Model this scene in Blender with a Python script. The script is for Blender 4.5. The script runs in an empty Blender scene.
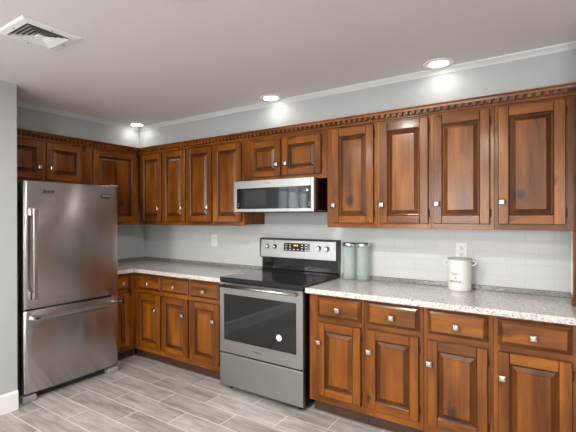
import bpy, bmesh, math, random
from mathutils import Vector, Matrix
random.seed(7)
S = bpy.context.scene
COL = S.collection
PI = math.pi

# ------------------------------------------------------------------ camera
cd = bpy.data.cameras.new('camera'); cam = bpy.data.objects.new('camera', cd); COL.objects.link(cam)
YAW, PITCH, ROLL = 0.62571, -0.00083, -0.0018
fw = Vector((-math.sin(YAW) * math.cos(PITCH), math.cos(YAW) * math.cos(PITCH), math.sin(PITCH)))
rt = Vector((math.cos(YAW), math.sin(YAW), 0))
up = rt.cross(fw)
r3 = rt * math.cos(ROLL) + up * math.sin(ROLL); u3 = up * math.cos(ROLL) - rt * math.sin(ROLL)
m = Matrix((r3, u3, -fw)).transposed().to_4x4()
m.translation = Vector((4.01184, -3.2681, 1.41151))
cam.matrix_world = m
cd.sensor_fit = 'HORIZONTAL'; cd.sensor_width = 36.0; cd.lens = 415.823 / 576 * 36
cd.shift_x = (288 - 255.402) / 576; cd.shift_y = (216.746 - 216) / 576
cd.clip_start = 0.05; cd.clip_end = 100
S.camera = cam

# ------------------------------------------------------------------ world, daylight, exposure
W = bpy.data.worlds.new('daylight'); S.world = W; W.use_nodes = True
wb = W.node_tree.nodes['Background']; wb.inputs[0].default_value = (0.90, 0.95, 1.0, 1); wb.inputs[1].default_value = 2.0
S.view_settings.view_transform = 'Standard'; S.view_settings.look = 'None'
S.view_settings.gamma = 1.0; S.view_settings.use_curve_mapping = False
S.view_settings.exposure = 0.62
DAY_POWER = 105.0       # each window
BEAM = 1.0             # watts of the beam of a downlight over the cabinets
LAMP = 10.0             # radiance of a downlight lens over the cabinets
LAMP_FILL = 720.0        # radiance of the mid-room downlights, raised far higher as overhead fill

def area(name, loc, rot, sx, sy, power, col):
    l = bpy.data.lights.new(name, 'AREA'); l.shape = 'RECTANGLE'; l.size = sx; l.size_y = sy
    l.energy = power; l.color = col
    o = bpy.data.objects.new(name, l); COL.objects.link(o); o.location = loc; o.rotation_euler = rot
    return o
# daylight arriving at the two windows behind the camera and the one in the near left wall
area('window_daylight', (2.3, -6.75, 1.5), (PI / 2, 0, 0), 1.5, 1.3, DAY_POWER, (1.0, 0.97, 0.93))
area('window_daylight', (5.0, -6.75, 1.5), (PI / 2, 0, 0), 1.5, 1.3, DAY_POWER, (1.0, 0.97, 0.93))
area('window_daylight', (0.50, -3.2, 1.5), (PI / 2, 0, -PI / 2), 1.2, 1.4, DAY_POWER * 0.06, (0.85, 0.93, 1.0))

# ------------------------------------------------------------------ material helpers
class NT:
    def __init__(s, name):
        s.m = bpy.data.materials.new(name); s.m.use_nodes = True; s.t = s.m.node_tree
        s.b = s.t.nodes['Principled BSDF']; s.out = s.t.nodes['Material Output']
    def n(s, typ, **kw):
        x = s.t.nodes.new(typ)
        for k, v in kw.items(): setattr(x, k, v)
        return x
    def l(s, a, b): s.t.links.new(a, b)
    def set(s, **kw):
        for k, v in kw.items():
            s.b.inputs[k.replace('_', ' ')].default_value = v
        return s
    def math(s, op, a, b=None, clamp=False):
        x = s.n('ShaderNodeMath', operation=op, use_clamp=clamp)
        for i, v in enumerate((a, b)):
            if v is None: continue
            if isinstance(v, (int, float)): x.inputs[i].default_value = v
            else: s.l(v, x.inputs[i])
        return x.outputs[0]
    def mix(s, f, a, b, blend='MIX'):
        x = s.n('ShaderNodeMix', data_type='RGBA', blend_type=blend)
        for sock, v in ((x.inputs[0], f), (x.inputs[6], a), (x.inputs[7], b)):
            if isinstance(v, (int, float)): sock.default_value = v
            elif isinstance(v, tuple): sock.default_value = v if len(v) == 4 else (*v, 1)
            else: s.l(v, sock)
        return x.outputs[2]
    def ramp(s, f, stops):
        x = s.n('ShaderNodeValToRGB'); e = x.color_ramp.elements
        while len(e) < len(stops): e.new(0.5)
        for i, (p, c) in enumerate(stops):
            e[i].position = p; e[i].color = (*c, 1) if len(c) == 3 else c
        s.l(f, x.inputs[0]); return x.outputs[0]
    def vec(s, scale, offset=None):
        tc = s.n('ShaderNodeTexCoord'); mp = s.n('ShaderNodeMapping')
        mp.inputs['Scale'].default_value = scale
        s.l(tc.outputs['Object'], mp.inputs['Vector'])
        if offset is not None:
            s.l(offset, mp.inputs['Location'])
        return mp.outputs[0]
    def bump(s, h, strength, dist=0.01):
        x = s.n('ShaderNodeBump'); x.inputs['Strength'].default_value = strength; x.inputs['Distance'].default_value = dist
        s.l(h, x.inputs['Height']); s.l(x.outputs[0], s.b.inputs['Normal'])

def plain(name, col, rough=0.5, metal=0.0, **kw):
    k = NT(name); k.set(Base_Color=(*col, 1), Roughness=rough, Metallic=metal, **kw); return k.m

def wood(name, axis, tint=1.0):
    k = NT(name)
    oi = k.n('ShaderNodeObjectInfo')
    rnd = k.n('ShaderNodeVectorMath', operation='SCALE'); 
    cmb = k.n('ShaderNodeCombineXYZ')
    for i, f in enumerate((37.0, 61.0, 83.0)):
        k.l(k.math('MULTIPLY', oi.outputs['Random'], f), cmb.inputs[i])
    k.l(cmb.outputs[0], rnd.inputs[0]); rnd.inputs['Scale'].default_value = 1.0
    off = rnd.outputs[0]
    lo, hi = 1.3, 14.0
    sc = (hi, hi, lo) if axis == 'z' else (lo, hi, hi)
    v = k.vec(sc, off)
    # knots: sparse cells, slightly drawn out along the grain
    ks = (4.6, 4.6, 3.0) if axis == 'z' else (3.0, 4.6, 4.6)
    vor = k.n('ShaderNodeTexVoronoi', feature='F1'); vor.inputs['Scale'].default_value = 1.0
    k.l(k.vec(ks, off), vor.inputs['Vector'])
    kd = vor.outputs['Distance']
    swirl = k.math('MULTIPLY', k.math('SUBTRACT', 0.25, kd, clamp=True), 1.2)
    va = k.n('ShaderNodeVectorMath', operation='ADD'); cs = k.n('ShaderNodeCombineXYZ')
    for i in range(3): k.l(swirl, cs.inputs[i])
    k.l(v, va.inputs[0]); k.l(cs.outputs[0], va.inputs[1])
    n1 = k.n('ShaderNodeTexNoise'); n1.inputs['Scale'].default_value = 1.0; n1.inputs['Detail'].default_value = 6
    n1.inputs['Roughness'].default_value = 0.62
    k.l(va.outputs[0], n1.inputs['Vector'])
    n2 = k.n('ShaderNodeTexNoise'); n2.inputs['Scale'].default_value = 1.0; n2.inputs['Detail'].default_value = 3
    k.l(k.vec((70, 70, 3) if axis == 'z' else (3, 70, 70), off), n2.inputs['Vector'])
    n3 = k.n('ShaderNodeTexNoise'); n3.inputs['Scale'].default_value = 1.0; n3.inputs['Detail'].default_value = 2
    k.l(k.vec((4, 4, 2), off), n3.inputs['Vector'])
    base = k.ramp(n1.outputs['Fac'], [(0.28, (0.075, 0.0195, 0.0022)), (0.50, (0.225, 0.067, 0.0050)), (0.74, (0.375, 0.125, 0.0095))])
    base = k.mix(k.math('MULTIPLY', n2.outputs['Fac'], 0.5), base, (0.50, 0.40, 0.32), 'MULTIPLY')
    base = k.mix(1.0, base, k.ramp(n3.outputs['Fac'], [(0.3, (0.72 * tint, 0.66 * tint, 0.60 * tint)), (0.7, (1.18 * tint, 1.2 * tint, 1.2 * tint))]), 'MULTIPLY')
    ob = k.ramp(oi.outputs['Random'], [(0.0, (0.84, 0.82, 0.80)), (1.0, (1.14, 1.16, 1.16))])
    base = k.mix(1.0, base, ob, 'MULTIPLY')
    # only some cells carry a knot
    sep = k.n('ShaderNodeSeparateColor'); k.l(vor.outputs['Color'], sep.inputs[0])
    has = k.math('GREATER_THAN', sep.outputs[0], 0.35)
    n4 = k.n('ShaderNodeTexNoise'); n4.inputs['Scale'].default_value = 45.0
    k.l(k.vec((1, 1, 1), off), n4.inputs['Vector'])
    kd2 = k.math('ADD', kd, k.math('MULTIPLY', k.math('SUBTRACT', n4.outputs['Fac'], 0.5), 0.08))
    kn = k.ramp(kd2, [(0.07, (1, 1, 1)), (0.11, (0.55, 0.55, 0.55)), (0.17, (0, 0, 0))])
    base = k.mix(k.math('MULTIPLY', kn, has), base, (0.030, 0.011, 0.004))
    k.l(base, k.b.inputs['Base Color'])
    k.l(k.ramp(n1.outputs['Fac'], [(0.3, (0.40,) * 3), (0.7, (0.30,) * 3)]), k.b.inputs['Roughness'])
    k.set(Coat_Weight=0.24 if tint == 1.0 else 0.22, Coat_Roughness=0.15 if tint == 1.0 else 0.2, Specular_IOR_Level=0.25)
    k.bump(n2.outputs['Fac'], 0.06, 0.002)
    return k.m

def steel(name, col=(0.58, 0.56, 0.55), rough=0.30, aniso=0.75, rot=0.0, streak='x'):
    k = NT(name)
    n = k.n('ShaderNodeTexNoise'); n.inputs['Scale'].default_value = 1.0; n.inputs['Detail'].default_value = 2
    k.l(k.vec((1.5, 1.5, 260) if streak == 'x' else (260, 260, 1.5)), n.inputs['Vector'])
    k.l(k.ramp(n.outputs['Fac'], [(0.3, tuple(c * 0.98 for c in col)), (0.7, tuple(min(1, c * 1.02) for c in col))]), k.b.inputs['Base Color'])
    k.set(Metallic=1.0, Roughness=rough, Anisotropic=aniso, Anisotropic_Rotation=rot)
    tg = k.n('ShaderNodeTangent', direction_type='RADIAL', axis='Z'); k.l(tg.outputs[0], k.b.inputs['Tangent'])
    return k.m

def painted(name, col, rough=0.6, bump=0.03):
    k = NT(name); k.set(Base_Color=(*col, 1), Roughness=rough)
    n = k.n('ShaderNodeTexNoise'); n.inputs['Scale'].default_value = 180.0
    k.l(k.vec((1, 1, 1)), n.inputs['Vector']); k.bump(n.outputs['Fac'], bump, 0.001)
    return k.m

def granite(name, tone=(1.0, 1.0, 1.0)):
    k = NT(name)
    v = k.vec((1, 1, 1))
    def noise(sc, det=3):
        n = k.n('ShaderNodeTexNoise'); n.inputs['Scale'].default_value = sc; n.inputs['Detail'].default_value = det
        k.l(v, n.inputs['Vector']); return n.outputs['Fac']
    def vor(sc):
        n = k.n('ShaderNodeTexVoronoi'); n.inputs['Scale'].default_value = sc; k.l(v, n.inputs['Vector'])
        s_ = k.n('ShaderNodeSeparateColor'); k.l(n.outputs['Color'], s_.inputs[0]); return s_.outputs[0]
    base = k.ramp(noise(55), [(0.30, (0.50, 0.475, 0.45)), (0.5, (0.64, 0.625, 0.60)), (0.68, (0.70, 0.69, 0.675))])
    base = k.mix(k.math('MULTIPLY', k.math('GREATER_THAN', vor(230), 0.82), 0.5), base, (0.34, 0.32, 0.31))
    base = k.mix(k.math('MULTIPLY', k.math('GREATER_THAN', vor(170), 0.91), 0.75), base, (0.085, 0.08, 0.08))
    base = k.mix(k.math('MULTIPLY', k.math('GREATER_THAN', vor(210), 0.90), 0.45), base, (0.50, 0.38, 0.28))
    base = k.mix(1.0, base, tone, 'MULTIPLY')
    k.l(base, k.b.inputs['Base Color']); k.set(Roughness=0.16, Specular_IOR_Level=0.5)
    return k.m

def planks():
    k = NT('wood_look_floor_tile')
    tc = k.n('ShaderNodeTexCoord'); mp = k.n('ShaderNodeMapping')
    mp.inputs['Location'].default_value = (-1.857 + 0.617 * 10, 0.760 + 0.187 * 40, 0)
    k.l(tc.outputs['Object'], mp.inputs['Vector'])
    br = k.n('ShaderNodeTexBrick'); br.offset = 0.5; br.offset_frequency = 2
    br.inputs['Scale'].default_value = 1.0; br.inputs['Brick Width'].default_value = 0.617; br.inputs['Row Height'].default_value = 0.187
    br.inputs['Mortar Size'].default_value = 0.0028; br.inputs['Mortar Smooth'].default_value = 0.1
    br.inputs['Color1'].default_value = (0, 0, 0, 1); br.inputs['Color2'].default_value = (1, 1, 1, 1); br.inputs['Mortar'].default_value = (0.5,) * 3 + (1,)
    k.l(mp.outputs[0], br.inputs['Vector'])
    sp = k.n('ShaderNodeSeparateColor'); k.l(br.outputs['Color'], sp.inputs[0])
    # grain runs along x and shifts from plank to plank
    ad = k.n('ShaderNodeVectorMath', operation='ADD'); cb = k.n('ShaderNodeCombineXYZ')
    k.l(k.math('MULTIPLY', sp.outputs[0], 19.0), cb.inputs[0]); k.l(k.math('MULTIPLY', sp.outputs[0], 7.0), cb.inputs[2])
    k.l(tc.outputs['Object'], ad.inputs[0]); k.l(cb.outputs[0], ad.inputs[1])
    def gr(scale, det):
        m2 = k.n('ShaderNodeMapping'); m2.inputs['Scale'].default_value = scale; k.l(ad.outputs[0], m2.inputs['Vector'])
        n = k.n('ShaderNodeTexNoise'); n.inputs['Scale'].default_value = 1.0; n.inputs['Detail'].default_value = det; n.inputs['Roughness'].default_value = 0.65
        k.l(m2.outputs[0], n.inputs['Vector']); return n.outputs['Fac']
    g1, g2 = gr((3.0, 16, 1), 5), gr((8, 110, 1), 3)
    base = k.ramp(g1, [(0.30, (0.255, 0.238, 0.224)), (0.5, (0.440, 0.418, 0.398)), (0.70, (0.600, 0.578, 0.560))])
    base = k.mix(k.math('MULTIPLY', g2, 0.75), base, (0.62, 0.61, 0.60), 'MULTIPLY')
    base = k.mix(1.0, base, k.ramp(sp.outputs[0], [(0.0, (0.86, 0.85, 0.84)), (1.0, (1.12, 1.12, 1.12))]), 'MULTIPLY')
    base = k.mix(br.outputs['Fac'], base, (0.74, 0.725, 0.70))
    k.l(base, k.b.inputs['Base Color']); k.set(Roughness=0.36, Specular_IOR_Level=0.45)
    inv = k.math('SUBTRACT', 1.0, br.outputs['Fac']); k.bump(inv, 0.35, 0.002)
    return k.m

def subway(name, plane):
    k = NT(name)
    tc = k.n('ShaderNodeTexCoord'); sx = k.n('ShaderNodeSeparateXYZ'); cb = k.n('ShaderNodeCombineXYZ')
    k.l(tc.outputs['Object'], sx.inputs[0])
    k.l(k.math('ADD', sx.outputs[0 if plane == 'x' else 1], 4.0), cb.inputs[0])
    k.l(k.math('ADD', sx.outputs[2], 4.0 - 0.018), cb.inputs[1])
    br = k.n('ShaderNodeTexBrick'); br.inputs['Scale'].default_value = 1.0
    br.inputs['Brick Width'].default_value = 0.1554; br.inputs['Row Height'].default_value = 0.0792
    br.inputs['Mortar Size'].default_value = 0.0016; br.inputs['Mortar Smooth'].default_value = 0.4
    br.inputs['Color1'].default_value = (0.555, 0.565, 0.57, 1); br.inputs['Color2'].default_value = (0.575, 0.585, 0.59, 1)
    br.inputs['Mortar'].default_value = (0.485, 0.495, 0.50, 1)
    k.l(cb.outputs[0], br.inputs['Vector']); k.l(br.outputs['Color'], k.b.inputs['Base Color'])
    k.set(Roughness=0.32, Specular_IOR_Level=0.35); k.bump(k.math('SUBTRACT', 1.0, br.outputs['Fac']), 0.15, 0.001)
    return k.m

def clear_glass(name, tint, rough=0.0, gloss=0.12):
    k = NT(name)
    tr = k.n('ShaderNodeBsdfTransparent'); tr.inputs[0].default_value = (*tint, 1)
    gl = k.n('ShaderNodeBsdfGlossy'); gl.inputs['Roughness'].default_value = rough
    mx = k.n('ShaderNodeMixShader'); mx.inputs[0].default_value = gloss
    k.l(tr.outputs[0], mx.inputs[1]); k.l(gl.outputs[0], mx.inputs[2]); k.l(mx.outputs[0], k.out.inputs[0])
    return k.m

def emit(name, col, st):
    k = NT(name); k.set(Base_Color=(*col, 1), Emission_Color=(*col, 1), Emission_Strength=st); return k.m

M = dict(
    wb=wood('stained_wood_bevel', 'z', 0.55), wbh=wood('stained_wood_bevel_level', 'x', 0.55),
    wv=wood('stained_wood_upright', 'z'), wh=wood('stained_wood_level', 'x'),
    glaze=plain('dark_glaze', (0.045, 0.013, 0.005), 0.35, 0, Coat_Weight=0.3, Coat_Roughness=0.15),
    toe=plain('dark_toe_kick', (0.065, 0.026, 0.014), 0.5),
    steel=steel('brushed_steel', (0.50, 0.485, 0.48), 0.27, 0.97, 0.25),
    steel_l=steel('brushed_steel_range', (0.42, 0.415, 0.415), 0.36, 0.5), steel_m=steel('brushed_steel_microwave', (0.47, 0.465, 0.465), 0.34, 0.5),
    satin=plain('satin_nickel', (0.52, 0.50, 0.48), 0.27, 1.0),
    chrome=plain('polished_steel', (0.75, 0.74, 0.73), 0.13, 1.0),
    bronze=plain('bronze_hinge', (0.05, 0.03, 0.02), 0.4, 0.7),
    gskt=plain('dark_gasket', (0.02, 0.02, 0.022), 0.6),
    body=plain('grey_appliance_side', (0.16, 0.16, 0.165), 0.45, 0.3),
    blackm=plain('black_enamel', (0.012, 0.012, 0.013), 0.28),
    blackg=plain('black_glass', (0.008, 0.008, 0.009), 0.05, 0, Specular_IOR_Level=0.6),
    ring=plain('burner_print', (0.07, 0.07, 0.072), 0.2),
    mw_in=plain('microwave_inner_window', (0.028, 0.028, 0.030), 0.08),
    greyp=plain('light_grey_plastic', (0.27, 0.27, 0.275), 0.45),
    white=plain('white_plastic', (0.78, 0.78, 0.77), 0.35),
    wtrim=plain('white_trim_paint', (0.74, 0.74, 0.74), 0.35),
    wall=painted('cool_grey_wall_paint', (0.40, 0.413, 0.423)),
    ceil=painted('ceiling_paint', (0.69, 0.66, 0.66), 0.75, 0.02),
    mwside=plain('dark_steel_side', (0.20, 0.19, 0.185), 0.22, 1.0), mould=plain('pale_grey_moulding', (0.56, 0.565, 0.57), 0.4),
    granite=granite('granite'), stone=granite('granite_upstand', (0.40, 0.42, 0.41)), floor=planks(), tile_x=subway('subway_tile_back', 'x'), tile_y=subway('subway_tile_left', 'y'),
    pane=clear_glass('window_glass', (0.95, 0.97, 0.97)),
    jar=None, ceramic=plain('white_ceramic', (0.76, 0.75, 0.73), 0.22, 0, Coat_Weight=0.4),
    crim=plain('grey_rim', (0.42, 0.41, 0.40), 0.3), ink=plain('dark_lettering', (0.03, 0.03, 0.03), 0.5),
    badge=plain('badge_navy', (0.025, 0.025, 0.04), 0.3), amber=emit('amber_digits', (0.85, 0.62, 0.05), 0.6),
    lens=emit('lamp_lens', (1.0, 0.955, 0.88), LAMP), lens_fill=emit('lamp_lens_fill', (1.0, 0.955, 0.88), LAMP_FILL),
    dark=plain('duct_shade', (0.11, 0.11, 0.11), 0.8), pale=plain('pale_print', (0.6, 0.6, 0.6), 0.4),
)
k = NT('pale_green_glass'); jt = k.n('ShaderNodeBsdfTransparent'); jt.inputs[0].default_value = (.95, .97, .965, 1)
jm = k.n('ShaderNodeMixShader'); jm.inputs[0].default_value = 0.26
k.set(Base_Color=(.70, .78, .75, 1), Roughness=0.08); k.l(jt.outputs[0], jm.inputs[1]); k.l(k.b.outputs[0], jm.inputs[2]); k.l(jm.outputs[0], k.out.inputs[0]); M['jar'] = k.m

# ------------------------------------------------------------------ mesh helpers
def B(): return bmesh.new()
def box(bm, x0, x1, y0, y1, z0, z1, bev=0.0, mi=0, seg=1):
    t = bmesh.new()
    bmesh.ops.create_cube(t, size=1.0)
    for v in t.verts:
        v.co = Vector((x0 + (v.co.x + .5) * (x1 - x0), y0 + (v.co.y + .5) * (y1 - y0), z0 + (v.co.z + .5) * (z1 - z0)))
    if bev: bmesh.ops.bevel(t, geom=list(t.edges), offset=bev, segments=seg, affect='EDGES', profile=0.5)
    put(bm, t, mi)
def put(bm, t, mi=0, mat=None, smooth=False):
    vs = [bm.verts.new(mat @ v.co if mat else v.co) for v in t.verts]
    t.verts.index_update()
    for f in t.faces:
        g = bm.faces.new([vs[v.index] for v in f.verts]); g.material_index = mi if mi is not None else f.material_index
        g.smooth = smooth or f.smooth
    t.free()
def rings(bm, x0, x1, z0, z1, prof, cap=True):
    """nested rectangles facing -y: prof = [(inset, y, material index of the band leading to it)]"""
    prev = None
    for ins, y, mi in prof:
        r = [bm.verts.new((x, y, z)) for x, z in ((x0 + ins, z0 + ins), (x1 - ins, z0 + ins), (x1 - ins, z1 - ins), (x0 + ins, z1 - ins))]
        if prev:
            for i in range(4):
                f = bm.faces.new((prev[i], prev[(i + 1) % 4], r[(i + 1) % 4], r[i])); f.material_index = mi
        prev = r; last = mi
    if cap: f = bm.faces.new(prev); f.material_index = 0
def lathe(bm, prof, c=(0, 0, 0), n=32, axis='z', mi=0, smooth=True):
    rows = []
    for r, h in prof:
        row = []
        for i in range(n):
            a = 2 * PI * i / n; p = (r * math.cos(a), r * math.sin(a), h)
            if axis == 'y': p = (p[0], p[2], p[1])
            if axis == 'x': p = (p[2], p[0], p[1])
            row.append(bm.verts.new(Vector(p) + Vector(c)))
        rows.append(row)
    for a, b in zip(rows, rows[1:]):
        for i in range(n):
            f = bm.faces.new((a[i], a[(i + 1) % n], b[(i + 1) % n], b[i])); f.material_index = mi; f.smooth = smooth
    for row in (rows[0], rows[-1]):
        try:
            f = bm.faces.new(row); f.material_index = mi
        except ValueError: pass
def tube(bm, pts, r, n=10, mi=0):
    pts = [Vector(p) for p in pts]; rows = []
    for i, p in enumerate(pts):
        d = (pts[min(i + 1, len(pts) - 1)] - pts[max(i - 1, 0)]).normalized()
        a = d.orthogonal().normalized() if i == 0 else (pa - d * pa.dot(d)).normalized()
        pa = a; b = d.cross(a)
        rows.append([bm.verts.new(p + (a * math.cos(2 * PI * k / n) + b * math.sin(2 * PI * k / n)) * r) for k in range(n)])
    for a, b in zip(rows, rows[1:]):
        for i in range(n):
            f = bm.faces.new((a[i], a[(i + 1) % n], b[(i + 1) % n], b[i])); f.smooth = True; f.material_index = mi
    for row in (rows[0], rows[-1]): bm.faces.new(row).material_index = mi
def extrude_profile(bm, prof, x0, x1, mi=0):
    """prof: closed list of (y, z); swept along x"""
    a = [bm.verts.new((x0, y, z)) for y, z in prof]; b = [bm.verts.new((x1, y, z)) for y, z in prof]
    n = len(prof)
    for i in range(n): bm.faces.new((a[i], a[(i + 1) % n], b[(i + 1) % n], b[i])).material_index = mi
    bm.faces.new(a).material_index = mi; bm.faces.new(b).material_index = mi

ORG = {}
def mats(o, ms):
    for x in (ms if isinstance(ms, (list, tuple)) else [ms]): o.data.materials.append(M[x] if isinstance(x, str) else x)
def obj(name, bm, ms, parent=None, origin=None, label=None):
    """bm is written in its wall's frame; origin (same frame) becomes the object's own origin"""
    if origin is None:
        lo = [min(v.co[i] for v in bm.verts) for i in range(3)]; hi = [max(v.co[i] for v in bm.verts) for i in range(3)]
        origin = [(a + b) / 2 for a, b in zip(lo, hi)]
    origin = Vector(origin)
    for v in bm.verts: v.co -= origin
    bmesh.ops.recalc_face_normals(bm, faces=list(bm.faces))
    me = bpy.data.meshes.new(name); bm.to_mesh(me); bm.free()
    o = bpy.data.objects.new(name, me); COL.objects.link(o); mats(o, ms)
    if parent: o.parent = parent; o.location = origin - ORG[parent.name]
    else: o.location = origin
    ORG[o.name] = origin
    if label: o['label'] = label
    return o
def thing(name, label, cat, loc, group=None, wall='back'):
    """loc in the wall's frame (x along the wall, y from it, z)"""
    o = bpy.data.objects.new(name, None); COL.objects.link(o); o.empty_display_size = 0.1
    l = Vector(loc)
    if wall == 'left': o.location = (-l.y, l.x, l.z); o.rotation_euler = (0, 0, PI / 2)
    else: o.location = l
    ORG[o.name] = l; o['label'] = label; o['category'] = cat
    if group: o['group'] = group
    return o
def tag(o, label, cat, group=None):
    o['label'] = label; o['category'] = cat
    if group: o['group'] = group
    return o
def struct(name, bm, ms, label, parent=None):
    o = obj(name, bm, ms, parent, (0, 0, 0) if parent is None else None)
    if parent is None: o['kind'] = 'structure'; o['label'] = label
    return o
def lettering(body, size, depth=0.0006):
    c = bpy.data.curves.new('lettering', 'FONT'); c.body = body; c.size = size; c.extrude = depth; c.align_x = 'CENTER'; c.align_y = 'CENTER'; c.space_line = 0.95
    o = bpy.data.objects.new('lettering', c); COL.objects.link(o)
    bpy.context.view_layer.update()
    me = bpy.data.meshes.new_from_object(o.evaluated_get(bpy.context.evaluated_depsgraph_get()))
    bpy.data.objects.remove(o); bpy.data.curves.remove(c)
    t = bmesh.new(); t.from_mesh(me); bpy.data.meshes.remove(me)
    return t
def text_on_front(bm, body, size, c, mi=0):
    """upright letters facing -y, centred at c"""
    t = lettering(body, size)
    put(bm, t, mi, Matrix.Translation(c) @ Matrix.Rotation(PI / 2, 4, 'X'))

# ------------------------------------------------------------------ the room
ZC = 2.384
bm = B(); box(bm, 0, 6.7, -6.6, 0.0, -0.08, 0); struct('floor', bm, 'floor', 'grey wood-look plank tile floor with pale grout')
bm = B(); box(bm, -0.1, 6.8, -6.7, 0.1, ZC, ZC + 0.1); struct('ceiling', bm, 'ceil', 'flat off-white painted ceiling')
bm = B(); box(bm, -0.12, 6.8, 0, 0.12, 0, ZC); struct('wall_back', bm, 'wall', 'grey wall behind the range')
bm = B(); box(bm, -0.12, 0, -1.815, 0, 0, ZC); struct('wall_left', bm, 'wall', 'grey wall behind the refrigerator')
# right side: short return wall at the end of the worktop, open room beyond it
XR = 4.106
bm = B(); box(bm, XR, XR + 0.13, -0.66, 0, 0, ZC); struct('wall_return', bm, 'wall', 'short return wall at the right end of the worktop')
def holed(bm, along, a0, a1, t0, t1, z1, holes):
    """wall slab with rectangular window openings; along = 'x' or 'y'"""
    def bx(u0, u1, w0, w1):
        if along == 'x': box(bm, u0, u1, t0, t1, w0, w1)
        else: box(bm, t0, t1, u0, u1, w0, w1)
    cur = a0
    for h0, h1, b0, b1 in holes:
        bx(cur, h0, 0, z1); bx(h0, h1, 0, b0); bx(h0, h1, b1, z1); cur = h1
    bx(cur, a1, 0, z1)
bm = B(); box(bm, -0.12, 0.7975, -1.93, -1.815, 0, ZC); holed(bm, 'y', -6.7, -1.93, .68, .7975, ZC, [(-3.72, -2.68, 0.9, 2.1)])
struct('wall_near_left', bm, 'wall', 'grey wall end beside the refrigerator')
bm = B(); holed(bm, 'x', 0.68, 6.8, -6.7, -6.6, ZC, [(1.5, 3.1, 0.85, 2.15), (4.2, 5.8, 0.85, 2.15)])
struct('wall_front', bm, 'wall', 'grey wall with two windows opposite the range')
bm = B(); box(bm, 6.7, 6.8, -6.6, 0, 0, ZC); struct('wall_right', bm, 'wall', 'plain grey wall on the far right')
def window(name, along, a0, a1, b0, b1, t, nx, nz, label):
    bm = B()
    def bx(u0, u1, w0, w1, d):
        if along == 'x': box(bm, u0, u1, t - d, t + d, w0, w1, 0.004)
        else: box(bm, t - d, t + d, u0, u1, w0, w1, 0.004)
    for u0, u1, w0, w1 in ((a0, a0 + .06, b0, b1), (a1 - .06, a1, b0, b1), (a0, a1, b0, b0 + .06), (a0, a1, b1 - .06, b1)): bx(u0, u1, w0, w1, .035)
    for i in range(1, nx): u = a0 + (a1 - a0) * i / nx; bx(u - .014, u + .014, b0 + .05, b1 - .05, .015)
    for i in range(1, nz): w = b0 + (b1 - b0) * i / nz; bx(a0 + .05, a1 - .05, w - .014, w + .014, .015)
    o = struct(name, bm, 'wtrim', label)
    bm = B()
    if along == 'x': box(bm, a0 + .05, a1 - .05, t - .003, t + .003, b0 + .05, b1 - .05)
    else: box(bm, t - .003, t + .003, a0 + .05, a1 - .05, b0 + .05, b1 - .05)
    obj('pane', bm, 'pane', o)
window('window_1', 'x', 1.5, 3.1, 0.85, 2.15, -6.65, 4, 4, 'white gridded window opposite the range')
window('window_2', 'x', 4.2, 5.8, 0.85, 2.15, -6.65, 4, 4, 'white gridded window nearer the right wall')
window('window_3', 'y', -3.72, -2.68, 0.9, 2.1, .74, 3, 4, 'white gridded window in the wall beside the refrigerator')

# soffit over the wall cabinets, flush with their faces
DU = 0.3227; ZSB = 2.12
bm = B(); box(bm, 0, XR, -DU, 0, ZSB + 0.032, ZC); struct('wall_soffit_back', bm, 'wall', 'grey soffit above the cabinets along the range wall')
bm = B(); box(bm, 0, DU, -1.815, -DU, ZSB + 0.032, ZC); struct('wall_soffit_left', bm, 'wall', 'grey soffit above the cabinets over the refrigerator')
# small white moulding where the soffit meets the ceiling
cv = [(0, ZC), (0, ZC - .038), (-.006, ZC - .038), (-.008, ZC - .031), (-.016, ZC - .018), (-.026, ZC - .008), (-.028, ZC)]
bm = B(); extrude_profile(bm, [(y - DU, z) for y, z in cv], DU, XR); struct('trim_1', bm, 'mould', 'thin white moulding along the top of the long soffit')
bm = B(); extrude_profile(bm, [(y - DU, z) for y, z in cv], -1.815, -DU - .03)
for v in bm.verts: v.co = Vector((-v.co.y, v.co.x, v.co.z))
struct('trim_2', bm, 'mould', 'thin white moulding along the top of the short soffit')
# baseboard on the wall end
bm = B(); extrude_profile(bm, [(0, 0), (-.016, 0), (-.016, .120), (-.011, .132), (-.005, .137), (0, .137)], -6.6, -1.815)
for v in bm.verts: v.co = Vector((0.7975 - v.co.y, v.co.x, v.co.z))
struct('baseboard_left', bm, 'wtrim', 'tall white baseboard on the wall beside the refrigerator')
bm = B(); box(bm, 0.83, 6.7, -6.6, -6.584, 0, .137, .003); struct('baseboard_front', bm, 'wtrim', 'tall white baseboard below the windows')
# wooden casing on the return wall
bm = B(); box(bm, XR - .014, XR, -.318, -.20, 0.945, 1.322, .003); box(bm, XR - .022, XR, -.31, -.16, 0.905, 0.945, .004)
struct('trim_3', bm, 'wv', 'dark wooden casing at the right end of the worktop')
# tiled splashback
bm = B(); box(bm, 0.006, XR - .018, -.006, 0, 0.90, 1.34); box(bm, XR - .018, XR, -.009, 0, .90, 1.34, .002, 1)
struct('wall_tile_back', bm, ['tile_x', 'wtrim'], 'pale subway tile splashback on the range wall')
bm = B(); box(bm, 0, .006, -.93, -.006, 0.90, 1.34); struct('wall_tile_left', bm, 'tile_y', 'pale subway tile splashback beside the refrigerator')

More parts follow.
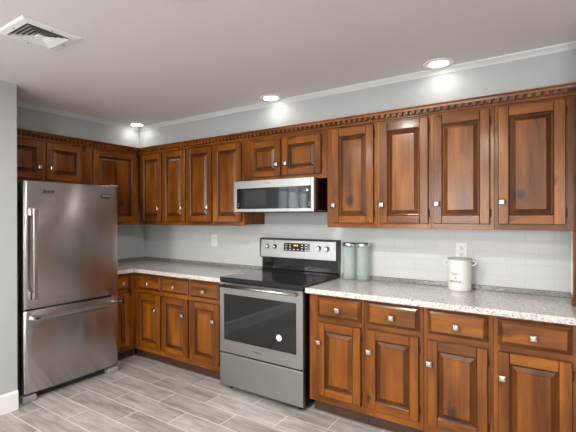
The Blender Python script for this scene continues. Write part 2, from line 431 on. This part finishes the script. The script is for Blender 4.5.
# ------------------------------------------------------------------ cabinets
def knob(parent, x, y, z):
    bm = B()
    lathe(bm, [(.0085, y), (.0085, y - .003), (.0055, y - .006), (.0055, y - .016)], (x, 0, z), 12, 'y')
    rings(bm, x - .018, x + .018, z - .018, z + .018, [(.004, y - .014, 0), (0, y - .018, 0), (0, y - .023, 0), (.004, y - .027, 0), (.009, y - .029, 0)])
    bm.faces.new([bm.verts.new(p) for p in ((x - .014, y - .014, z - .014), (x - .014, y - .014, z + .014), (x + .014, y - .014, z + .014), (x + .014, y - .014, z - .014))])
    obj('knob', bm, 'satin', parent)
def door(root, x0, x1, z0, z1, yf, kn=None, hinge='r', st=.056):
    """overlay door: stiles, rails and a raised panel; yf = face frame plane"""
    t = .020; y = yf - t
    top = st + .006; bot = st
    bm = B()
    box(bm, x0, x0 + st, y, yf, z0, z1, .0035, 0); box(bm, x1 - st, x1, y, yf, z0, z1, .0035, 0)
    box(bm, x0 + st - .001, x1 - st + .001, y + .0004, yf, z1 - top, z1, .0035, 1); box(bm, x0 + st - .001, x1 - st + .001, y + .0004, yf, z0, z0 + bot, .0035, 1)
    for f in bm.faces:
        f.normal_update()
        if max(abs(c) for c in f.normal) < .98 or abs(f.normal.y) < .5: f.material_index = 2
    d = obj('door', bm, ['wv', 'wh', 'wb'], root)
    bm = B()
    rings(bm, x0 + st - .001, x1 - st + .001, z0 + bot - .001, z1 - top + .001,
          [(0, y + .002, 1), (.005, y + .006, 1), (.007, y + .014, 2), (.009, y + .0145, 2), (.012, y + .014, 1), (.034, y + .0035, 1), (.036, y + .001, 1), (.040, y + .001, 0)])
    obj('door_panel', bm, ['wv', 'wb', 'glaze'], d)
    if kn: knob(d, kn[0], y, kn[1])
    if hinge:
        hx = x1 + .003 if hinge == 'r' else x0 - .003
        for hz in (z0 + .07, z1 - .07):
            bm = B(); lathe(bm, [(.002, hz - .026), (.0042, hz - .023), (.0042, hz + .023), (.002, hz + .026)], (hx, yf - .006, 0), 8); obj('hinge', bm, 'bronze', d)
    return d
def drawer(root, x0, x1, z0, z1, yf, kz=None, kx=None):
    y = yf - .020; bm = B()
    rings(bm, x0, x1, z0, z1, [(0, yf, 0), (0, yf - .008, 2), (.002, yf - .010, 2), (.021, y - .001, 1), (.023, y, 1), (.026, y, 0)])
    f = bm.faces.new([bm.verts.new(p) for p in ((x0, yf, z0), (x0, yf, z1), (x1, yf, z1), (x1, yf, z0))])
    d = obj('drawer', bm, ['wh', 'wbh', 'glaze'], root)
    knob(d, (x0 + x1) / 2 if kx is None else kx, y, kz if kz else (z0 + z1) / 2)
    return d
def cabinet(kind, label, group, x0, x1, z0, z1, depth, fronts, wall='back', mull=()):
    base = kind == 'base_cabinet'
    root = thing(kind, label, 'cabinet', ((x0 + x1) / 2, 0, 0 if base else z0), group, wall)
    e = .0006; x0 += e; x1 -= e
    bm = B()
    back = -.008
    box(bm, x0 + .001, x1 - .001, -depth + .0195, back, z0 + .012, z1 - .001, .001)
    obj('carcass', bm, ['wv'], root)
    # face frame: outer stiles, rails and the members between the fronts
    bm = B(); y0, y1 = -depth, -depth + .019
    left = min(f[1] for f in fronts); right = max(f[2] for f in fronts)
    sl = max(.03, left - x0 + .012); sr = max(.03, x1 - right + .012)
    box(bm, x0, x0 + sl, y0, y1, z0, z1, .0012, 0); box(bm, x1 - sr, x1, y0, y1, z0, z1, .0012, 0)
    for a, b in mull: box(bm, a, b, y0, y1, z0 + .01, z1 - .01, .0012, 0)
    zs = sorted({f[3] for f in fronts} | {f[4] for f in fronts})
    rails = [(z0, zs[0] + .015), (zs[-1] - .015, z1)]
    if len(zs) == 4: rails.append((zs[1] - .012, zs[2] + .012))
    for a, b in rails: box(bm, x0 + sl - .001, x1 - sr + .001, y0 + .0003, y1, a, b, .0012, 1)
    obj('face_frame', bm, ['wv', 'wh'], root)
    if base:
        ta = x0 - .077 if abs(x0 - BD) < .01 else x0; tb = x1 + .055 if abs(x1 + BD) < .01 else x1   # the kicks meet in the inside corner
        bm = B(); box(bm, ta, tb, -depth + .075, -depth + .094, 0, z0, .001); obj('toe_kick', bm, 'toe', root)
    for f in fronts:
        if f[0] == 'door': door(root, *f[1:5], -depth, *f[5:])
        else: drawer(root, *f[1:5], -depth, *f[5:])
    return root
Z0, Z1 = 1.326, 2.118
DB, DT = 1.361, 2.076
GU = 'wall cabinets under the dentil cornice'
def upper(x0, x1, dx0, dx1, kn, hinge, label, wall='back', z0=Z0, db=DB):
    return cabinet('overhead_cabinet', label, GU, x0, x1, z0, Z1, DU, [('door', dx0, dx1, db, DT, kn, hinge)], wall)
# range wall, from the inside corner to the right end
upper(DU + .002, .695, .361, .686, (.637, 1.497), 'l', 'narrow wooden wall cabinet tucked in the inside corner beside the blind-corner door')
upper(.695, 1.041, .705, 1.031, (.985, 1.497), 'l', 'tall wooden wall cabinet second from the inside corner')
upper(1.041, 1.3945, 1.051, 1.383, (1.338, 1.497), 'l', 'tall wooden wall cabinet third from the inside corner, with a knob at lower right')
upper(1.3945, 1.765, 1.406, 1.736, None, 'l', 'knobless tall wooden wall cabinet touching the left side of the microwave')
cabinet('overhead_cabinet', 'short two-door wooden wall cabinet directly above the microwave', GU, 1.765, 2.573, 1.711, Z1, DU,
        [('door', 1.827, 2.151, 1.748, 2.060, (2.118, 1.846), 'l'), ('door', 2.171, 2.527, 1.748, 2.060, (2.208, 1.846), 'r')], mull=[(2.14, 2.182)])
upper(2.573, 2.9685, 2.620, 2.946, (2.637, 1.494), 'r', 'tall wooden wall cabinet right of the microwave, above the two glass canisters')
upper(2.9685, 3.335, 2.991, 3.320, (3.008, 1.492), 'r', 'tall wooden wall cabinet between the canisters below and the crock, second right of the microwave')
upper(3.335, 3.7035, 3.350, 3.681, (3.377, 1.492), 'r', 'tall wooden wall cabinet above the white crock')
upper(3.7035, XR - .002, 3.726, 4.058, (3.748, 1.496), 'r', 'last tall wooden wall cabinet at the right end, widest end stile')
# fridge wall
upper(-.9045, -DU - .022, -.890, -.382, None, 'l', 'wide blind-corner wooden wall cabinet just right of the refrigerator top', 'left')
cabinet('overhead_cabinet', 'low two-door wooden wall cabinet above the refrigerator', GU, -1.79, -.905, 1.705, Z1, DU,
        [('door', -1.737, -1.392, 1.743, 2.076, (-1.424, 1.846), 'l'), ('door', -1.355, -1.007, 1.743, 2.076, (-1.318, 1.844), 'r')], 'left', mull=[(-1.402, -1.345)])

# base cabinets
BZ0, BZ1, BD = .10, .8615, .612
GB = 'base cabinets under the granite worktops'
def lower(x0, x1, dx0, dx1, knx, hinge, label, wall='back', drz=(.704, .848), dz=(.150, .668), kz=(.767, .526)):
    return cabinet('base_cabinet', label, GB, x0, x1, BZ0, BZ1, BD,
                   [('drawer', dx0, dx1, drz[0], drz[1], kz[0]), ('door', dx0, dx1, dz[0], dz[1], (knx, kz[1]) if knx else None, hinge)], wall)
lower(BD + .002, 1.006, .662, .997, .931, 'l', 'wooden base cabinet against the inside corner, farthest from the range')
lower(1.006, 1.376, 1.015, 1.362, 1.300, 'l', 'wooden base cabinet in the middle of the three left of the range')
lower(1.376, 1.765, 1.390, 1.725, 1.667, 'l', 'wooden base cabinet touching the left side of the range')
lower(-.916, -BD - .002, -.850, -.689, None, None, 'narrow wooden base cabinet squeezed between the refrigerator and the corner', 'left')
lower(2.573, 2.9845, 2.642, 2.963, 2.659, 'r', 'wooden base cabinet touching the right side of the range')
lower(2.9845, 3.357, 3.006, 3.332, 3.024, 'r', 'wooden base cabinet second to the right of the range')
lower(3.357, 3.728, 3.383, 3.703, 3.396, 'r', 'wooden base cabinet below the white crock')
lower(3.728, XR - .002, 3.752, 4.080, 3.775, 'r', 'wooden base cabinet at the right end of the worktop')

# dentil cornice over the wall cabinets
def cornice(label, x0, x1, wall):
    root = thing('dentil_cornice', label, 'cornice', ((x0 + x1) / 2, -DU, 2.088), 'wooden dentil cornices', wall)
    bm = B(); D = -DU
    extrude_profile(bm, [(D - .001, 2.1285), (D - .031, 2.1285), (D - .033, 2.142), (D - .044, 2.1445), (D - .046, 2.151), (D - .001, 2.151)], x0, x1)
    obj('cornice_board', bm, 'wh', root)
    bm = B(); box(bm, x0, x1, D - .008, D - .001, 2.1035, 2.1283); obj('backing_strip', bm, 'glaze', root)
    bm = B(); box(bm, x0, x1, D - .012, D - .001, 2.089, 2.1033, .002); obj('frieze_strip', bm, 'wh', root)
    bm = B(); n = int((x1 - x0 - .02) / .0415)
    for i in range(n):
        x = x0 + .012 + i * .0415
        box(bm, x, x + .0225, D - .030, D - .0081, 2.1075, 2.1284, .001)
    obj('dentil_band', bm, 'wh', root)
cornice('long wooden cornice with dentils running over the range-wall cabinets', DU + .056, XR - .001, 'back')
cornice('short wooden cornice with dentils over the refrigerator-side cabinets', -1.813, -DU - .001, 'left')

# ------------------------------------------------------------------ worktops
def worktop(root_label, loc, slabs):
    root = thing('countertop', root_label, 'countertop', loc, 'speckled granite worktops')
    bm = B()
    for p in slabs:
        t = bmesh.new(); vs = [t.verts.new((x, y, .8995)) for x, y in p]; f = t.faces.new(vs)
        r = bmesh.ops.extrude_face_region(t, geom=[f])
        for v in r['geom']:
            if isinstance(v, bmesh.types.BMVert): v.co.z = .8625
        bmesh.ops.recalc_face_normals(t, faces=list(t.faces))
        bmesh.ops.bevel(t, geom=[e for e in t.edges if abs(e.verts[0].co.z - e.verts[1].co.z) < 1e-4], offset=.005, segments=2, affect='EDGES', profile=.5)
        put(bm, t)
    obj('slab', bm, 'granite', root, loc)
worktop('L-shaped speckled granite worktop between the refrigerator and the range', (.9, -.3, .8625),
        [[(.008, -.008), (.008, -.917), (.649, -.917), (.649, -.649), (1.7665, -.649), (1.7665, -.008)]])
worktop('long speckled granite worktop to the right of the range', (3.3, -.3, .8625),
        [[(2.556, -.008), (2.556, -.649), (XR - .001, -.649), (XR - .001, -.0095)]])
for nm, lb, l in (('trim_4', 'low darker-toned granite upstand behind the worktop left of the range', (.0285, 1.766, -.027, -.0075, .9, .934)),
                  ('trim_5', 'low darker-toned granite upstand behind the worktop beside the refrigerator', (.0075, .027, -.916, -.0075, .9, .934)),
                  ('trim_6', 'low darker-toned granite upstand behind the worktop right of the range', (2.558, XR - .02, -.027, -.0075, .9, .934))):
    bm = B(); box(bm, *l, .003); struct(nm, bm, 'stone', lb)  # worktop granite multiplied to a darker tone

# ------------------------------------------------------------------ range
rg = thing('range', 'stainless freestanding electric range with a black glass cooktop', 'range', (2.164, -.34, 0))
X0, X1 = 1.7685, 2.5465
bm = B(); box(bm, X0 + .006, X1 - .006, -.630, -.04, .022, .872, .003); obj('body', bm, 'blackm', rg)
bm = B(); box(bm, X0, X1, -.668, -.075, .880, .917, .006, 0, 2)
for cx, cy, r in ((1.97, -.50, .105), (2.36, -.50, .085), (1.97, -.23, .075), (2.36, -.23, .10), (2.165, -.21, .05)):
    for rr in (r, r * .62):
        a = B()
        for i in range(48):
            t0, t1 = 2 * PI * i / 48, 2 * PI * (i + 1) / 48
            f = bm.faces.new([bm.verts.new((cx + q * math.cos(t), cy + q * math.sin(t), .9173)) for q, t in ((rr, t0), (rr, t1), (rr - .002, t1), (rr - .002, t0))]); f.material_index = 1
        a.free()
obj('cooktop', bm, ['blackg', 'ring'], rg)
# backguard
bm = B(); extrude_profile(bm, [(-.012, .90), (-.080, .90), (-.080, .925), (-.068, .935), (-.066, 1.035), (-.012, 1.035)], X0 + .010, X1 - .004); obj('backguard_riser', bm, 'blackg', rg)
bm = B(); extrude_profile(bm, [(-.012, 1.0355), (-.088, 1.0355), (-.094, 1.042), (-.080, 1.196), (-.070, 1.206), (-.012, 1.206)], X0 + .004, X1 - .003)
bg = obj('backguard', bm, 'steel_l', rg)
bm = B(); box(bm, X0, X0 + .008, -.096, -.010, 1.032, 1.210, .003); box(bm, X1 - .009, X1 - .001, -.096, -.010, 1.032, 1.210, .003); box(bm, X0, X1 - .001, -.078, -.010, 1.2062, 1.212, .002)
obj('backguard_edge', bm, 'blackm', rg)
def yb(z): return -.094 + (z - 1.042) / .154 * .014
def place_on_guard(bm):  # tilt the pieces with the panel
    for v in bm.verts: v.co.y += yb(v.co.z)
for kx in (1.849, 1.931, 2.379, 2.455):
    bm = B(); lathe(bm, [(.023, 0), (.023, -.004), (.018, -.007), (.0165, -.024), (.013, -.027)], (kx, 0, 1.136), 24, 'y')
    box(bm, kx - .003, kx + .003, -.031, -.024, 1.121, 1.151, .001); place_on_guard(bm)
    obj('control_knob', bm, 'chrome', rg)
bm = B(); box(bm, 2.028, 2.288, -.003, .001, 1.104, 1.174, .001)
for i in range(6):
    for j in range(3):
        x = 2.045 + i * .040 + (.02 if i > 2 else 0) * 0; z = 1.114 + j * .021
        if 2 <= i <= 3 and j > 0: continue
        box(bm, x, x + .018, -.0036, -.003, z, z + .007, 0, 1)
place_on_guard(bm); dsp = obj('display', bm, ['blackg', 'pale'], rg)
bm = B()
for x, w in ((2.134, .009), (2.148, .009), (2.164, .009)): box(bm, x, x + w, -.0042, -.003, 1.147, 1.160, .002)
place_on_guard(bm); obj('clock_digits', bm, 'amber', dsp)
# front
bm = B(); box(bm, X0 + .002, X1 - .002, -.658, -.628, .8725, .8795, .001); obj('vent_strip', bm, 'blackm', rg)
bm = B()
wx0, wx1, wz0, wz1 = 1.813, 2.493, .410, .783
dy0, dy1 = -.665, -.632; dz0, dz1 = .310, .871
for a in ((X0, wx0, dz0, dz1), (wx1, X1, dz0, dz1), (wx0 - .001, wx1 + .001, wz1, dz1), (wx0 - .001, wx1 + .001, dz0, wz0)): box(bm, a[0], a[1], dy0, dy1, a[2], a[3])
od = obj('oven_door', bm, 'steel_l', rg)
bm = B(); box(bm, wx0 - .002, wx1 + .002, dy0 + .002, dy1 - .002, wz0 - .002, wz1 + .002); obj('oven_window', bm, 'blackg', od)
bm = B()
hz = .853; hy = -.712
tube(bm, [(1.806, hy, hz), (2.522, hy, hz)], .0125, 16)
for hx in (1.822, 2.506): box(bm, hx - .016, hx + .016, hy, dy0, hz - .011, hz + .011, .004)
obj('oven_handle', bm, 'satin', od)
bm = B(); text_on_front(bm, 'MAYTAG', .020, (2.150, dy0 - .0004, .358)); obj('badge', bm, 'ink', od)
bm = B(); lathe(bm, [(.024, dy0 + .0019), (.024, dy0 + .0012)], (2.343, 0, .508), 28, 'y')
text_on_front(bm, '12', .016, (2.343, dy0 + .001, .513), 1); box(bm, 2.333, 2.353, dy0 + .0006, dy0 + .0015, .495, .499, 0, 1)
obj('sticker', bm, ['white', 'ink'], od, label='round white sticker on the oven window')
bm = B(); box(bm, X0, X1, -.665, -.632, .040, .298, .004, 0, 2); obj('storage_drawer', bm, 'steel_l', rg)
for fx_, fy_ in ((1.84, -.60), (2.49, -.60), (1.84, -.10), (2.49, -.10)):
    bm = B(); lathe(bm, [(.018, 0), (.018, .006), (.010, .008), (.010, .030)], (fx_, fy_, 0), 12); obj('foot', bm, 'blackm', rg)

# ------------------------------------------------------------------ microwave
mw = thing('microwave', 'low stainless over-the-range microwave with a black glass door', 'microwave', (2.15, -.22, 1.450))
U0, U1, V0, V1, YF = 1.7665, 2.5330, 1.4505, 1.7085, -.470
bm = B(); box(bm, U0 + .006, U1 - .004, -.440, -.010, V0 + .006, V1 - .001, .002); obj('body', bm, 'mwside', mw)
bm = B()
gx0, gx1, gz0, gz1 = 1.794, 2.510, 1.474, 1.647
for a in ((U0, gx0, V0, V1), (gx1, U1, V0, V1), (gx0 - .001, gx1 + .001, gz1, V1), (gx0 - .001, gx1 + .001, V0, gz0)): box(bm, a[0], a[1], YF, -.4405, a[2], a[3])
fr = obj('door_frame', bm, 'steel_m', mw)
bm = B(); box(bm, gx0 - .002, gx1 + .002, YF + .0015, -.442, gz0 - .002, gz1 + .002)
gd = obj('door_glass', bm, 'blackg', mw)
bm = B(); box(bm, 1.873, 2.10, YF + .0010, YF + .0016, 1.50, 1.628); obj('inner_window', bm, 'mw_in', gd)
bm = B(); box(bm, 2.468, 2.485, YF + .0006, YF + .0016, 1.605, 1.621); obj('sticker', bm, 'white', gd)
bm = B()
for x in (1.806, 2.488):
    for z in (1.495, 1.515): box(bm, x, x + .008, YF + .0008, YF + .0016, z, z + .006)
obj('control_print', bm, 'pale', gd)
bm = B(); box(bm, 2.5055, 2.5075, YF - .0006, YF + .001, V0, V1); obj('door_seam', bm, 'blackm', fr)
bm = B(); text_on_front(bm, 'MAYTAG', .013, (2.11, YF - .0004, 1.683)); obj('badge', bm, 'ink', fr)
bm = B(); box(bm, U0 + .01, U1 - .01, -.45, -.03, V0 - .006, V0 + .0055, .002); obj('vent_base', bm, 'blackm', mw)

# ------------------------------------------------------------------ refrigerator (its wall is the left one: x here is world y)
rf = thing('refrigerator', 'tall stainless bottom-freezer refrigerator with bar handles', 'refrigerator', (-1.34, -.4, 0), None, 'left')
F0, F1 = -1.762, -.920
bm = B(); box(bm, F0 + .008, F1 - .008, -.690, -.03, .03, 1.672, .006); obj('body', bm, 'body', rf)
bm = B(); box(bm, F0 + .02, F1 - .02, -.708, -.688, .06, 1.67); obj('gasket', bm, 'gskt', rf)
def fridge_door(name, z0, z1):
    """slightly bowed front with rounded upright edges"""
    bm = B(); n = 24; y_side, rows = -.712, []
    pts = []
    for i in range(n + 1):
        s = i / n; x = F0 + (F1 - F0) * s; c = 2 * s - 1
        e = min(s, 1 - s) * (F1 - F0)
        y = -.782 + .010 * c * c
        pts.append((x, y))
    prof = [(F0 + .002, y_side), (F0 + .001, -.752), (F0 + .004, -.763), (F0 + .012, -.770)] + [p for p in pts if F0 + .02 < p[0] < F1 - .02] + [(F1 - .012, -.770), (F1 - .004, -.763), (F1 - .001, -.752), (F1 - .002, y_side)]
    zz = [(z0, .004), (z0 + .004, 0), (z1 - .004, 0), (z1, .004)]
    grid = [[bm.verts.new((x, min(y + ins, y_side), z)) for x, y in prof] for z, ins in zz]
    for a, b in zip(grid, grid[1:]):
        for i in range(len(prof) - 1):
            f = bm.faces.new((a[i], a[i + 1], b[i + 1], b[i])); f.smooth = True
    for a, b in zip(grid, grid[1:]): bm.faces.new((a[-1], a[0], b[0], b[-1]))
    bm.faces.new(grid[0]); bm.faces.new(list(reversed(grid[-1])))
    return obj(name, bm, 'steel', rf)
fd = fridge_door('refrigerator_door', .709, 1.685)
fz = fridge_door('freezer_drawer', .068, .697)
bm = B(); hx, hy = -1.704, -.836
box(bm, hx - .015, hx + .015, hy - .011, hy + .009, .800, 1.470, .006, 0, 3); obj('door_handle', bm, 'satin', fd)
for z in (.815, 1.452):
    bm = B(); box(bm, hx - .021, hx + .021, hy - .008, -.770, z - .032, z + .028, .005, 0, 2); obj('handle_bracket', bm, 'chrome', fd)
bm = B(); hz = .645
box(bm, -1.706, -.948, hy - .010, hy + .009, hz - .014, hz + .014, .006, 0, 3); obj('drawer_handle', bm, 'satin', fz)
for x in (-1.690, -.964):
    bm = B(); box(bm, x - .028, x + .028, hy - .010, -.768, hz - .014, hz + .014, .005, 0, 2); obj('handle_bracket', bm, 'chrome', fz)
bm = B(); box(bm, -1.104, -1.018, -.786, -.778, 1.581, 1.605, .002); text_on_front(bm, 'MAYTAG', .017, (-1.061, -.7865, 1.593), 1); obj('badge', bm, ['badge', 'pale'], fd, label='dark badge at the upper right of the door')
bm = B()
for x, w, h in ((-1.610, .008, .016), (-1.596, .016, .010), (-1.572, .016, .012), (-1.548, .020, .012)): box(bm, x, x + w, -.7835, -.778, 1.606, 1.606 + h, .001)
box(bm, -1.612, -1.528, -.7835, -.778, 1.598, 1.601); obj('emblem', bm, 'ink', fd)
bm = B(); box(bm, F1 - .075, F1 - .004, -.775, -.66, 1.685, 1.697, .004); obj('hinge_cover', bm, 'greyp', rf)
bm = B(); box(bm, F1 - .070, F1 + .004, -.776, -.70, .6985, .7075, .002); obj('hinge', bm, 'chrome', rf)
bm = B(); box(bm, F0 + .06, F1 - .06, -.70, -.67, .010, .058, .003); obj('grille', bm, 'gskt', rf)
for x0, x1 in ((F0, F0 + .105), (F1 - .105, F1)):
    bm = B(); box(bm, x0, x1, -.768, -.68, 0, .050, .008, 0, 2); obj('foot', bm, 'greyp', rf)

# ------------------------------------------------------------------ things on the worktop
def canister(label, x, y):
    r = thing('canister', label, 'canister', (x, y, .9), 'glass canisters beside the range')
    R = .0535; z = .8995
    bm = B(); lathe(bm, [(R - .006, z), (R, z + .006), (R, z + .268), (R - .004, z + .272), (R - .0045, z + .266), (R - .0045, z + .012), (R - .010, z + .009)], (x, y, 0), 40); obj('jar', bm, 'jar', r)
    bm = B(); lathe(bm, [(R - .008, z + .262), (R - .008, z + .273), (R + .001, z + .2735), (R + .002, z + .277), (R + .002, z + .298), (R - .002, z + .302), (R - .03, z + .3035)], (x, y, 0), 40); obj('lid', bm, 'chrome', r)
canister('clear glass canister with a steel lid, the one touching the range side', 2.655, -.088)
canister('clear glass canister with a steel lid, the one nearer the white crock', 2.768, -.088)
cx, cy, cz, R = 3.472, -.112, .8995, .074
ck = thing('crock', 'white ceramic utensil crock with side lugs and black lettering', 'crock', (cx, cy, cz))
bm = B(); lathe(bm, [(R - .008, cz), (R - .001, cz + .005), (R, cz + .012), (R, cz + .196), (R - .003, cz + .203), (R - .003, cz + .209), (R + .003, cz + .212), (R + .003, cz + .219), (R - .004, cz + .221), (R - .005, cz + .20)], (cx, cy, 0), 48); obj('body', bm, 'ceramic', ck)
bm = B(); lathe(bm, [(R - .006, cz + .2085), (R + .0042, cz + .2125), (R + .0046, cz + .2205), (R - .010, cz + .224), (.02, cz + .225)], (cx, cy, 0), 48); obj('lid', bm, 'crim', ck, label='grey rim and lid')
ax = Vector((math.cos(.15), math.sin(.15), 0))
for s in (-1, 1):
    bm = B(); c = Vector((cx, cy, cz + .190)) + ax * (s * (R - .004))
    tube(bm, [c + ax * (s * .030 * math.sin(PI * i / 8)) + Vector((0, 0, .017 * math.cos(PI * i / 8))) for i in range(9)], .0055, 8); obj('lug', bm, 'ceramic', ck)
bm = B()
for body, z, sz in (('TAKE', .117, .026), ('A', .091, .024), ('WHISK', .065, .025)):
    t = lettering(body, sz, .0004)
    bmesh.ops.triangulate(t, faces=list(t.faces))
    for v in t.verts:
        a = v.co.x / R - PI / 2 - .17; rr = R + .0006 + v.co.z
        v.co = Vector((cx + rr * math.cos(a), cy + rr * math.sin(a), cz + z + v.co.y))
    put(bm, t)
obj('lettering', bm, 'ink', ck)
def outlet(label, x, z):
    o = thing('outlet', label, 'outlet', (x, -.006, z), 'white wall outlets')
    bm = B(); box(bm, x - .038, x + .038, -.012, -.0062, z - .060, z + .060, .003, 0, 2); obj('plate', bm, 'white', o)
    for dz in (-.022, .022):
        bm = B(); box(bm, x - .016, x + .016, -.0135, -.0118, z + dz - .014, z + dz + .014, .0015)
        for dx in (-.007, .004): box(bm, x + dx, x + dx + .003, -.0140, -.0134, z + dz - .003, z + dz + .008, 0, 1)
        box(bm, x - .0025, x + .0025, -.0140, -.0134, z + dz - .010, z + dz - .006, 0, 1); obj('socket', bm, ['white', 'ink'], o)
outlet('white duplex outlet on the tile behind the crock', 3.467, 1.160)
outlet('white duplex outlet on the tile left of the range', 1.131, 1.165)

# ------------------------------------------------------------------ ceiling fixtures
def downlight(label, x, y, lens='lens', group='recessed ceiling downlights'):
    o = thing('downlight', label, 'ceiling light', (x, y, ZC), group)
    bm = B(); lathe(bm, [(.092, ZC), (.092, ZC - .003), (.088, ZC - .006), (.066, ZC - .010), (.060, ZC - .007)], (x, y, 0), 40); obj('trim_ring', bm, 'white', o)
    bm = B(); lathe(bm, [(.0605, ZC - .006), (.058, ZC - .0082), (.03, ZC - .0088)], (x, y, 0), 40); obj('lens', bm, lens, o)
    if lens == 'lens':
        l = bpy.data.lights.new('downlight_beam', 'SPOT'); l.energy = BEAM; l.color = (1.0, 0.955, 0.88); l.spot_size = math.radians(178); l.spot_blend = 0.6; l.shadow_soft_size = .05
        b = bpy.data.objects.new('downlight_beam', l); COL.objects.link(b); b.parent = o; b.location = (0, 0, -.014)
downlight('lit round downlight in the ceiling over the inside corner', .435, -.446)
downlight('lit round downlight in the ceiling above the microwave', 2.123, -.434)
downlight('lit round downlight in the ceiling above the right-hand cabinets', 3.408, -.443)
for i, (x, y) in enumerate(((2.735, -2.0), (1.6, -3.7), (3.3, -3.7), (3.0, -5.2))):  # first read off the ceiling glow; the rest added unseen, all boosted as fill
    downlight('lit round downlight in the middle of the room, boosted as overhead fill light', x, y, 'lens_fill')

vx0, vx1, vy0, vy1 = 1.632, 1.930, -2.300, -1.985
vc = ((vx0 + vx1) / 2, (vy0 + vy1) / 2)
vt = thing('ceiling_vent', 'square white ceiling air vent with nested louvers', 'vent', (vc[0], vc[1], ZC))
def sq_ring(bm, h0, z0, h1, z1, mi=0):
    ax_, ay_ = (vx1 - vx0) / .30, (vy1 - vy0) / .30
    a = [bm.verts.new((vc[0] + sx * h0 * ax_, vc[1] + sy * h0 * ay_, z0)) for sx, sy in ((-1, -1), (1, -1), (1, 1), (-1, 1))]
    b = [bm.verts.new((vc[0] + sx * h1 * ax_, vc[1] + sy * h1 * ay_, z1)) for sx, sy in ((-1, -1), (1, -1), (1, 1), (-1, 1))]
    for i in range(4): bm.faces.new((a[i], a[(i + 1) % 4], b[(i + 1) % 4], b[i])).material_index = mi
bm = B()
for a, b in (((.150, ZC), (.150, ZC - .004)), ((.150, ZC - .004), (.142, ZC - .010)), ((.142, ZC - .010), (.112, ZC - .014)), ((.112, ZC - .014), (.110, ZC - .001))): sq_ring(bm, *a, *b)
obj('frame', bm, 'white', vt)
bm = B(); box(bm, vx0 + .02, vx1 - .02, vy0 + .02, vy1 - .02, ZC - .0012, ZC - .0002); obj('duct_shade_sheet', bm, 'dark', vt)  # flat dark sheet, no hole: its colour stands for shade inside the duct
for h in (.103, .083, .063, .043):
    bm = B(); sq_ring(bm, h, ZC - .016, h - .018, ZC - .004); sq_ring(bm, h - .0012, ZC - .0162, h - .0192, ZC - .0042); obj('louver', bm, 'white', vt)
bm = B(); box(bm, vc[0] - .020, vc[0] + .020, vc[1] - .020, vc[1] + .020, ZC - .016, ZC - .004, .003); obj('centre_plate', bm, 'white', vt)
for sx, sy in ((-1, 0), (1, 0), (0, 1), (0, -1)):
    bm = B(); lathe(bm, [(.004, ZC - .0135), (.004, ZC - .0155)], (vc[0] + sx * .126, vc[1] + sy * .132, 0), 10); obj('screw', bm, 'ink', vt)
